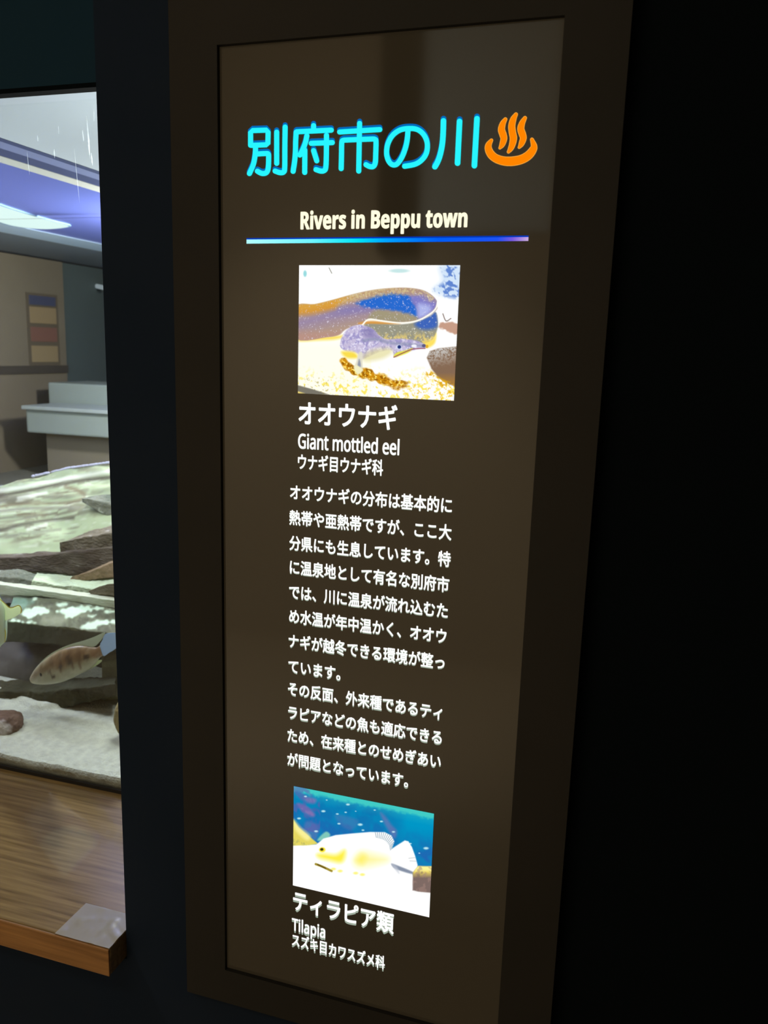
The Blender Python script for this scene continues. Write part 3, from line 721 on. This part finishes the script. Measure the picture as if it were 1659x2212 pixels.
G = (.55, .66, .48, 1)
M_attr_rough = attr_mat('painted_stone', rough=.85)
def paint_drift(x, y):
    p = Paint(x, y, (156, 169, 134))
    p.put(p.n(40, .35, .75, 41) * .35, (174, 187, 154))
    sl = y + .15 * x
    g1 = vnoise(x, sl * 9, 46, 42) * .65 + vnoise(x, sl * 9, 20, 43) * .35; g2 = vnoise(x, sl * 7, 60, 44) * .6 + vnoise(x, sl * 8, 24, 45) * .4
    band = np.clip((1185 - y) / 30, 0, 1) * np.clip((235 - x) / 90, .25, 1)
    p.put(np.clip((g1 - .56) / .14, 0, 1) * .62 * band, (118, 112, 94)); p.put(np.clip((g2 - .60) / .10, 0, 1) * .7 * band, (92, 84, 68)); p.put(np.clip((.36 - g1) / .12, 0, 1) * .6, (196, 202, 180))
    dk, gr, br = (76, 70, 58), (112, 110, 96), (108, 92, 70)  # dark grain streaks, with the furrows' shadows painted in
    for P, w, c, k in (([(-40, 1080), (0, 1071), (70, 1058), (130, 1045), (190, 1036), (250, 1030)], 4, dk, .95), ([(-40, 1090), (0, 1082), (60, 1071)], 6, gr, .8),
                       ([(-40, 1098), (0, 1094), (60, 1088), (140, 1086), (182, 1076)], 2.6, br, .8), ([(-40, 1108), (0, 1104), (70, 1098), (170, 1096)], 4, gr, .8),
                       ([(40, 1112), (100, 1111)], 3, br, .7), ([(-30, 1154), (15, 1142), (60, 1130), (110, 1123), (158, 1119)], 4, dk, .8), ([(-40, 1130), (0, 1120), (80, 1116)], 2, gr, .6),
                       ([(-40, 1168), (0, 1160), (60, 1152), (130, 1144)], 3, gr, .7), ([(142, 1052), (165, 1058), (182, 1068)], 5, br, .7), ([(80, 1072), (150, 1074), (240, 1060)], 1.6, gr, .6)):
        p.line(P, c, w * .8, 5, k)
    for P, w in (([(40, 1076), (100, 1064)], 3), ([(0, 1060), (60, 1050), (120, 1038), (235, 1018)], 4), ([(60, 1143), (100, 1134)], 3)): p.line(P, (216, 218, 204), w, 5, .8)  # white highlights painted into the wood's colour
    return p
def paint_slate(x, y):
    p = Paint(x, y, (74, 78, 58)); X, Y_ = x / .16878, (y - 1160) / .16878
    q = Paint(X, Y_, (76, 80, 60))
    q.put(q.n(120, .4, .7, 51) * .7, (102, 106, 86)); q.put(q.n(60, .5, .75, 52) * .6, (58, 60, 45))
    q.poly([(60, 740), (300, 760), (420, 830), (330, 900), (250, 900), (120, 880)], (104, 132, 116), 40, wob=60)
    q.poly([(560, 1010), (720, 1000), (860, 1060), (700, 1130), (520, 1080)], (128, 132, 112), 40, wob=70, k=.8)
    mint = (184, 206, 186)
    for P in ([(300, 945), (440, 897), (560, 905), (640, 962), (480, 1000), (360, 1035), (280, 1000)], [(715, 952), (860, 910), (980, 885), (1180, 890), (1330, 912), (1100, 960), (980, 1010), (850, 1036), (830, 985)],
              [(725, 856), (800, 836), (895, 850), (850, 882), (740, 882)], [(1010, 1150), (1130, 1092), (1250, 1064), (1560, 1080), (1560, 1120), (1300, 1120), (1200, 1188), (1080, 1190)],
              [(90, 1075), (190, 1052), (250, 1085), (120, 1096)], [(1360, 945), (1470, 940), (1470, 970), (1370, 975)], [(1130, 1010), (1220, 1000), (1180, 1040)], [(300, 1085), (450, 1082), (440, 1108), (320, 1110)], [(420, 790), (470, 780), (440, 826)]):
        q.poly(P, mint, 14, wob=40)
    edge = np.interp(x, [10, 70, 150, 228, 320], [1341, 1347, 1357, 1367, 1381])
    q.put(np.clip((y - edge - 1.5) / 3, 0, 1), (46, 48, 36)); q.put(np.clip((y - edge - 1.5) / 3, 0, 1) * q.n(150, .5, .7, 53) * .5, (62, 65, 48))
    return q
M_palewood = stone_mat('pale_driftwood', (.70, .80, .58, 1), (.30, .29, .22, 1), scale=4.2, lo=.50, hi=.66, stretch=(1.0, 3.5, 9), bump=.5)
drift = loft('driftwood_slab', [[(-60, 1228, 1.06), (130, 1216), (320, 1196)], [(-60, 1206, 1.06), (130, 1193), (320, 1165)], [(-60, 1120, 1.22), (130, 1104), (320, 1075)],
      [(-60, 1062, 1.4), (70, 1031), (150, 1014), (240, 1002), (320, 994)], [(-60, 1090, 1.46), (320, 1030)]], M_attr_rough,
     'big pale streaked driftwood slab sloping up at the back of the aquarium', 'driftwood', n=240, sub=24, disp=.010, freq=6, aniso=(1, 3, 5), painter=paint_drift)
hz = []
rnd = random.Random(2)
P = resample([np.array(at(*q, 1.4)) for q in ((72, 1029), (150, 1011), (240, 999), (300, 992))], 60)
bm = bmesh.new()
for i, q in enumerate(P):
    if 9 < i < 11: continue
    s = .0042 * (.7 + .5 * rnd.random())
    bmesh.ops.create_icosphere(bm, subdivisions=2, radius=s, matrix=Matrix.Translation(Vector(q) + Vector((0, 0, .001 * rnd.random()))) @ Matrix.Diagonal((1.7, 1, 1, 1)))
me = bpy.data.meshes.new('bead_hose'); bm.to_mesh(me); bm.free()
tag(link('bead_hose', me, mat('lilac_plastic', (.46, .47, .60, 1), .4)), 'pale lilac knobbly hose lying along the top edge of the driftwood slab', 'hose')

M_grey = stone_mat('grey_green_stone', (.115, .135, .105, 1), (.19, .20, .16, 1), scale=10, patch=((.62, .68, .62, 1), 12, .60, .68))
M_dkbrown = stone_mat('dark_brown_slate', (.075, .058, .046, 1), (.125, .105, .085, 1), scale=9, patch=((.34, .32, .30, 1), 15, .66, .74), stretch=(1, 2, 3))
M_umber = stone_mat('umber_slate', (.125, .108, .078, 1), (.19, .165, .125, 1), scale=9, patch=((.62, .60, .56, 1), 9, .60, .66), stretch=(1, 2, 2))
M_tongue = stone_mat('brown_stone', (.18, .125, .075, 1), (.25, .18, .115, 1), scale=12)
M_paleg = stone_mat('pale_green_stone', (.52, .62, .44, 1), (.40, .46, .33, 1), scale=8, stretch=(1, 2, 2))
M_beam = stone_mat('pale_beam', (.50, .54, .44, 1), (.42, .44, .35, 1), scale=5, stretch=(.6, 4, 6), bump=.25)
M_slate = stone_mat('mottled_slate', (.125, .13, .08, 1), (.22, .235, .16, 1), scale=10, patch=((.70, .84, .74, 1), 13, .53, .60), stretch=(1, 1.6, 2))
M_olive = stone_mat('shaded_olive_stone', (.038, .040, .026, 1), (.065, .068, .045, 1), scale=10)  # olive darkened to hold the shade beneath the slab

loft('stone', [[(178, 1084, 1.17), (200, 1097), (232, 1114), (320, 1122)], [(178, 1076, 1.17), (205, 1081), (240, 1090), (320, 1094)], [(192, 1072, 1.22), (242, 1067), (320, 1060)], [(192, 1085, 1.24), (320, 1085)]],
     M_grey, 'grey green stone lying on the right end of the pale driftwood slab', disp=.003)
loft('stone', [[(131, 1196, .985), (200, 1196), (320, 1186)], [(130, 1173, .985), (160, 1164), (200, 1158), (320, 1140)], [(150, 1166, 1.06), (185, 1150), (244, 1134), (320, 1112)], [(150, 1185, 1.1), (320, 1150)]],
     M_umber, 'brown grey slate block with a whitish patch, at the pillar below the pale driftwood', disp=.004)
loft('stone', [[(-60, 1240, .95), (60, 1236), (150, 1240), (200, 1238), (320, 1226)], [(-60, 1206, .95), (60, 1203), (120, 1197), (180, 1188), (320, 1180)], [(-60, 1198, 1.02), (60, 1195), (150, 1188), (320, 1170)], [(-60, 1215, 1.05), (320, 1190)]],
     M_dkbrown, 'long dark brown slate lying across the middle of the stone pile', disp=.006, freq=14)
loft('stone', [[(150, 1256, .89), (200, 1252), (320, 1240)], [(155, 1247, .89), (200, 1232), (240, 1216), (320, 1206)], [(170, 1244, .93), (240, 1212), (320, 1200)], [(170, 1250, .94), (320, 1220)]],
     M_tongue, 'warm brown tongue shaped stone under the long dark slate by the pillar', disp=.003)
loft('stone', [[(60, 1292, .84), (320, 1316)], [(70, 1254, .84), (120, 1264), (200, 1272), (320, 1276)], [(82, 1236, .92), (140, 1243), (220, 1246), (320, 1228)], [(82, 1260, .95), (320, 1260)]],
     M_paleg, 'flat pale green stone between the dark slate and the beam', disp=.004)
loft('stone', [[(-60, 1290, .86), (95, 1282)], [(-60, 1250, .86), (30, 1247), (70, 1256), (98, 1268)], [(-60, 1230, .90), (40, 1231), (80, 1240), (98, 1256)], [(-60, 1255, .94), (95, 1262)]],
     M_grey, 'grey mottled stone left of the flat pale green stone', disp=.005)
loft('stone', [[(195, 1284, .80), (320, 1292)], [(190, 1277, .80), (210, 1270), (238, 1262), (320, 1258)], [(215, 1266, .83), (320, 1252)], [(215, 1276, .85), (320, 1270)]],
     M_umber, 'small brown lump standing in for a shadow patch on the pale beam at the pillar', disp=.003)  # brown shape put in for a patch of shadow
beam = loft('beam', [[(-60, 1282, .775), (90, 1288), (249, 1314), (320, 1326)], [(-60, 1256, .775), (10, 1264), (120, 1280), (249, 1297), (320, 1307)], [(-60, 1248, .81), (120, 1271), (320, 1299)], [(-60, 1280, .81), (320, 1320)]],
     M_beam, 'straight pale greyish beam lying above the mottled slate', 'beam', disp=.002)
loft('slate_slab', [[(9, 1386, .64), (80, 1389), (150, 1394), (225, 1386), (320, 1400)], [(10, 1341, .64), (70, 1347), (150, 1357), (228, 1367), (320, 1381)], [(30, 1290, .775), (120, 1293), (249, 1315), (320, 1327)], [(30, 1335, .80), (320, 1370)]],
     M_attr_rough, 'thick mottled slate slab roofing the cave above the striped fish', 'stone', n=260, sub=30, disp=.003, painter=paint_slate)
# cave behind and beneath the slab
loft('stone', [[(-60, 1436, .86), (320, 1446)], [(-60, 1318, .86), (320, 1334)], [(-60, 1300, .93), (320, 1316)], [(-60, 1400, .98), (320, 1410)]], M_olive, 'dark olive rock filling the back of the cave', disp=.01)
loft('stone', [[(222, 1512, .66), (262, 1510), (320, 1520)], [(220, 1430, .66), (250, 1428), (320, 1430)], [(220, 1410, .72), (320, 1410)], [(222, 1490, .74), (320, 1490)]],
     stone_mat('olive_stone', (.10, .11, .065, 1), (.14, .15, .09, 1), scale=12), 'olive upright stone propping the slate slab at the pillar', disp=.004)
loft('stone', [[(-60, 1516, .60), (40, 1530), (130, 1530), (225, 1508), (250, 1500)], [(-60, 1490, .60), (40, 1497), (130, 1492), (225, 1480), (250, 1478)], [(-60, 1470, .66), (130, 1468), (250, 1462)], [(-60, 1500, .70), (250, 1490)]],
     M_olive, 'low dark olive lump standing in for the shade on the sand under the striped fish', disp=.006)  # dark shape added for the slab's shade on the sand
# pipe in the cave
V, Fc = [], []
a, b = at(-60, 1436, .70), at(95, 1434, .70); rr = (at(40, 1388, .70).z - at(40, 1482, .70).z) / 2
prof = [(0, .86), (.0, 1), (.9, 1), (.97, .97), (.995, .88), (1, .7), (1, .62), (.8, .6)]
ns = 36
for t, k in prof:
    for j in range(ns):
        an = 2 * math.pi * j / ns; V.append((a.x + (b.x - a.x) * t, a.y + rr * .9 + rr * k * math.cos(an), a.z + rr * k * math.sin(an)))
for i in range(len(prof) - 1):
    for j in range(ns): Fc.append((i * ns + j, i * ns + (j + 1) % ns, (i + 1) * ns + (j + 1) % ns, (i + 1) * ns + j))
tag(mesh('pipe', V, Fc, mat('grey_pipe', (.075, .068, .064, 1), .55, .3, (.15, .14, .14, 1), 18, (1, 1, 1), .5, .75, .15, 60), None, True), 'dark grey pipe lying in the cave under the slate slab, at the left edge', 'pipe')

# sand
ZS0 = at(132, 1655, GY + .008).z
ridge = [Vector(at(*q, 0)) for q in ()]
def on_z(px, py, z):
    u, v = uv(px, py); t = (CAM_Z - z) / v; return (u * t, t - CAM_D)
rid = smooth_line([on_z(*q, .685) for q in ((-80, 1500), (-20, 1508), (25, 1519), (55, 1536), (85, 1542), (140, 1535), (200, 1520), (250, 1502), (300, 1480))], 6)
rid = [(float(q[0]), float(q[1])) for q in rid]
V, Fc = [], []
nx, ny = 420, 240; X0, X1, Y0, Y1 = TX0 + .015, TX1 - .015, GY + .008, TY1 - .006
xs_r = [q[0] for q in rid]; ys_r = [q[1] for q in rid]
for j in range(ny + 1):
    for i in range(nx + 1):
        x = X0 + (X1 - X0) * i / nx; y = Y0 + (Y1 - Y0) * (j / ny) ** 1.6
        yr = float(np.interp(x, xs_r, ys_r)); s = min(1, max(0, (y - yr) / .018)); s = s * s * (3 - 2 * s)
        z = ZS0 + .010 * s * max(0, 1 - max(0, y - yr - .03) / .12) + .012 * min(1, max(0, (y - GY) / .3))
        z += .004 * noise.noise(Vector((x * 11, y * 11, 0))) + .0022 * noise.noise(Vector((x * 45, y * 45, 2))) + .0012 * noise.noise(Vector((x * 160, y * 160, 4)))
        z += .30 * (lambda k: k * k * (3 - 2 * k))(min(1, max(0, (y - .97) / .50)))       # the bank of sand behind the stones
        V.append((x, y, z))
for j in range(ny):
    for i in range(nx): Fc.append((j * (nx + 1) + i, j * (nx + 1) + i + 1, (j + 1) * (nx + 1) + i + 1, (j + 1) * (nx + 1) + i))
b = len(V)
for i in range(nx + 1): V.append((V[i][0], Y0, Z_LEDGE + .001))
for i in range(nx): Fc.append((i, b + i, b + i + 1, i + 1))
sand = mesh('sand', V, Fc, mat('pale_sand', (.66, .69, .60, 1), .95, .1, (.54, .56, .50, 1), 60, (1, 1, 1), .35, .65, .5, 220), None, True)
tag(sand, 'pale grey white sand covering the aquarium floor', 'sand', kind='stuff')

def blob(name, px, py, Y, rx, ry, rz, m, label, seed, disp=.22, cat='stone'):
    bm = bmesh.new(); bmesh.ops.create_icosphere(bm, subdivisions=5, radius=1)
    c = at(px, py, Y)
    for v in bm.verts:
        k = 1 + disp * noise.noise(v.co * 1.3 + Vector((seed, 0, 0))) + disp * .35 * noise.noise(v.co * 4 + Vector((0, seed, 0))) + .03 * noise.noise(v.co * 12)
        v.co = Vector((v.co.x * rx, v.co.y * ry, v.co.z * rz)) * k
    me = bpy.data.meshes.new(name); bm.to_mesh(me); bm.free()
    me.polygons.foreach_set('use_smooth', [True] * len(me.polygons))
    o = link(name, me, m); o.location = c
    return tag(o, label, cat)
blob('stone', 8, 1566, .475, .043, .040, .034, stone_mat('reddish_stone', (.20, .13, .105, 1), (.12, .075, .06, 1), scale=16, patch=((.60, .56, .54, 1), 10, .52, .62)), 'reddish brown rounded stone with white crust on the sand at the left edge', 1.7)
blob('stone', 275, 1548, .525, .028, .031, .048, stone_mat('tan_stone', (.34, .29, .15, 1), (.24, .20, .10, 1), scale=12), 'tan upright stone on the sand, half hidden by the pillar', 5.2, .15)

# striped fish
def fish_body(name, stations, Y, thick, painter, m, parent, ns=28):
    V, Fc, n = [], [], len(stations)
    st = smooth_line([(a[0], a[1], b[0], b[1], c) for a, b, c in stations], 5)
    for s in st:
        t, bo = np.array(at(s[0], s[1], Y)), np.array(at(s[2], s[3], Y)); c = (t + bo) / 2; h = (t - bo) / 2
        for j in range(ns):
            an = 2 * math.pi * j / ns
            V.append(c + h * math.cos(an) + np.array((0, 1, 0)) * thick * s[4] * math.sin(an))
    M = len(st)
    for i in range(M - 1):
        for j in range(ns): Fc.append((i * ns + j, i * ns + (j + 1) % ns, (i + 1) * ns + (j + 1) % ns, (i + 1) * ns + j))
    Fc.append(list(range(ns))); Fc.append(list(range((M - 1) * ns, M * ns)))
    A = np.array(V); px, py = to_px(A[:, 0], np.full(len(A), Y), A[:, 2])
    p = painter(px, py)
    return colour_mesh(name, A.tolist(), Fc, np.clip(p.c, 0, 255), m, parent, True)
k5 = 280 / 1659
def c5(*pts): return [(x * k5, 1300 + y * k5) for x, y in pts]
def paint_striped(px, py):
    x, y = px / k5, (py - 1300) / k5
    p = Paint(x, y, (166, 170, 148))
    up = c = None
    p.poly([(380, 970), (440, 890), (520, 800), (640, 700), (800, 600), (1000, 556), (1200, 556), (1330, 600), (1330, 690), (1200, 700), (1000, 760), (850, 830), (700, 850), (560, 900), (430, 990)], (122, 104, 74), 30)
    p.poly([(640, 720), (800, 620), (1000, 570), (1160, 570), (1160, 680), (950, 740), (800, 800)], (118, 92, 64), 40)
    p.poly([(1180, 600), (1290, 560), (1320, 680), (1220, 700)], (128, 100, 74), 16)
    for P in ([(800, 640), (830, 720), (840, 860)], [(920, 600), (950, 700), (980, 820)], [(1030, 580), (1060, 700), (1070, 820)], [(680, 700), (720, 790)]): p.line(P, (84, 62, 44), 12, 20, .85)
    for cx, cy_, rx, ry in ((950, 742, 42, 34), (830, 800, 28, 28), (1140, 690, 36, 34), (705, 880, 26, 20), (740, 940, 20, 22), (1060, 555, 14, 18), (910, 670, 22, 20)): p.dot(cx, cy_, rx, ry, (50, 38, 32), .7, 1)
    p.put(np.clip((y - 1000 + (x - 385) * .02) / 60, 0, 1) * .6, (214, 214, 180))
    p.put(p.n(60, .4, .7, 31) * .22, (226, 226, 208))
    p.put(np.clip((470 - x) / 80, 0, 1) * .5, (190, 176, 120))
    return p
YF = .56
fish = empty('fish', at(150, 1430, YF), 'striped brown and silver fish swimming head down to the left before the cave', 'fish')
M_fish = attr_mat('fish_skin', rough=.35)
stn = [((384, 984), (388, 1000), .1), ((405, 935), (430, 1042), .45), ((450, 862), (540, 1056), .75), ((540, 765), (650, 1052), .95), ((640, 690), (760, 1036), 1.0), ((760, 620), (880, 995), 1.0),
       ((900, 572), (990, 945), .95), ((1040, 556), (1110, 878), .8), ((1160, 575), (1215, 800), .55), ((1235, 585), (1275, 720), .34), ((1275, 560), (1318, 688), .2)]
fish_body('body', [(c5(a)[0], c5(b)[0], c) for a, b, c in stn], YF, .017, paint_striped, M_fish, fish)
def fin(name, pts, Y, m, parent, th=.0006, label=None):
    P = smooth_line(c5(*pts), 4, True); n = len(P)
    V = [at(a, b, Y - th) for a, b in P] + [at(a, b, Y + th) for a, b in P]
    o = mesh(name, V, [list(range(n)), list(range(n, 2 * n))] + [(i, (i + 1) % n, n + (i + 1) % n, n + i) for i in range(n)], m, parent)
    if label: o['label'] = label
    return o
def fin_mat(name, col):
    m = bpy.data.materials.new(name); m.use_nodes = True; nt = m.node_tree; nt.nodes.clear()
    d = nt.nodes.new('ShaderNodeBsdfDiffuse'); t = nt.nodes.new('ShaderNodeBsdfTranslucent'); mx = nt.nodes.new('ShaderNodeMixShader'); o = nt.nodes.new('ShaderNodeOutputMaterial')
    d.inputs[0].default_value = col; t.inputs[0].default_value = col; mx.inputs[0].default_value = .6
    nt.links.new(d.outputs[0], mx.inputs[1]); nt.links.new(t.outputs[0], mx.inputs[2]); nt.links.new(mx.outputs[0], o.inputs[0])
    return m
M_fin = fin_mat('grey_fin', (.50, .55, .46, 1)); M_fin2 = fin_mat('blue_grey_fin', (.46, .58, .70, 1)); M_fin3 = fin_mat('pale_green_fin', (.55, .62, .42, 1))
fin('dorsal_fin', [(420, 905), (500, 795), (620, 685), (760, 602), (900, 545), (1050, 502), (1200, 450), (1335, 392), (1330, 440), (1270, 520), (1200, 575), (1050, 590), (900, 610), (760, 660), (600, 760), (480, 880)], YF, M_fin, fish)
fin('tail_fin', [(1280, 560), (1310, 490), (1350, 410), (1480, 396), (1540, 420), (1540, 520), (1480, 600), (1400, 650), (1320, 692)], YF, M_fin2, fish, label='translucent blue grey tail fin')
fin('anal_fin', [(1010, 880), (1110, 850), (1220, 765), (1300, 742), (1290, 775), (1210, 830), (1100, 890), (1010, 920)], YF, M_fin3, fish)
fin('pelvic_fin', [(700, 1020), (820, 990), (960, 930), (1040, 890), (1000, 930), (850, 1010), (740, 1040)], YF, M_fin, fish)
bm = bmesh.new(); bmesh.ops.create_uvsphere(bm, u_segments=16, v_segments=10, radius=.0055)
for v in bm.verts: v.co += at(*c5((535, 928))[0], YF - .0125)
me = bpy.data.meshes.new('eye'); bm.to_mesh(me); bm.free(); link('eye', me, mat('fish_eye', (.012, .012, .010, 1), .1), fish)
# pale fish, cut by the left edge of the picture
YP = .52
pale = empty('fish', at(-30, 1340, YP), 'bright pale yellow rimmed fish at the left edge in front of the slate slab', 'fish')
def paint_pale(px, py):
    p = Paint(px, py, (226, 250, 224)); return p
M_pf = attr_mat('pale_fish_skin', rough=.4)
sp = [((-190, 1345), (-190, 1352), .1), ((-150, 1310), (-150, 1388), .6), ((-90, 1288), (-90, 1402), 1), ((-40, 1280), (-40, 1403), 1), ((-8, 1287), (-5, 1398), .8), ((4, 1300), (6, 1392), .6), ((11, 1316), (12, 1385), .3)]
fish_body('body', sp, YP, .022, paint_pale, M_pf, pale)
def pfin(name, P, m, Y=YP, th=.0006):
    P = smooth_line(P, 4, True); n = len(P)
    V = [at(a, b, Y - th) for a, b in P] + [at(a, b, Y + th) for a, b in P]
    return mesh(name, V, [list(range(n)), list(range(n, 2 * n))] + [(i, (i + 1) % n, n + (i + 1) % n, n + i) for i in range(n)], m, pale)
M_pfin = fin_mat('pale_yellow_fin', (.88, .97, .74, 1))
pfin('tail_fin', [(-10, 1287), (8, 1302), (22, 1314), (40, 1309), (46, 1316), (45, 1324), (30, 1334), (10, 1342), (8, 1352), (13, 1368), (10, 1385), (-10, 1396)], M_pfin)
M_yel = mat('yellow_rim', (.85, .78, .08, 1), .5)
st = [[(a, b, 1.1) for a, b in smooth_line([(-14, 1284), (8, 1301), (22, 1313), (40, 1308), (46, 1315), (45, 1324)], 5)], [(a, b, 1.1) for a, b in smooth_line([(7, 1344), (8, 1352), (12, 1368), (10, 1386)], 5)]]
V, Fc = ribbon(st, YP - .0022)
o = mesh('fin_rim', V, Fc, M_yel, pale); o['label'] = 'bright yellow fin edge'
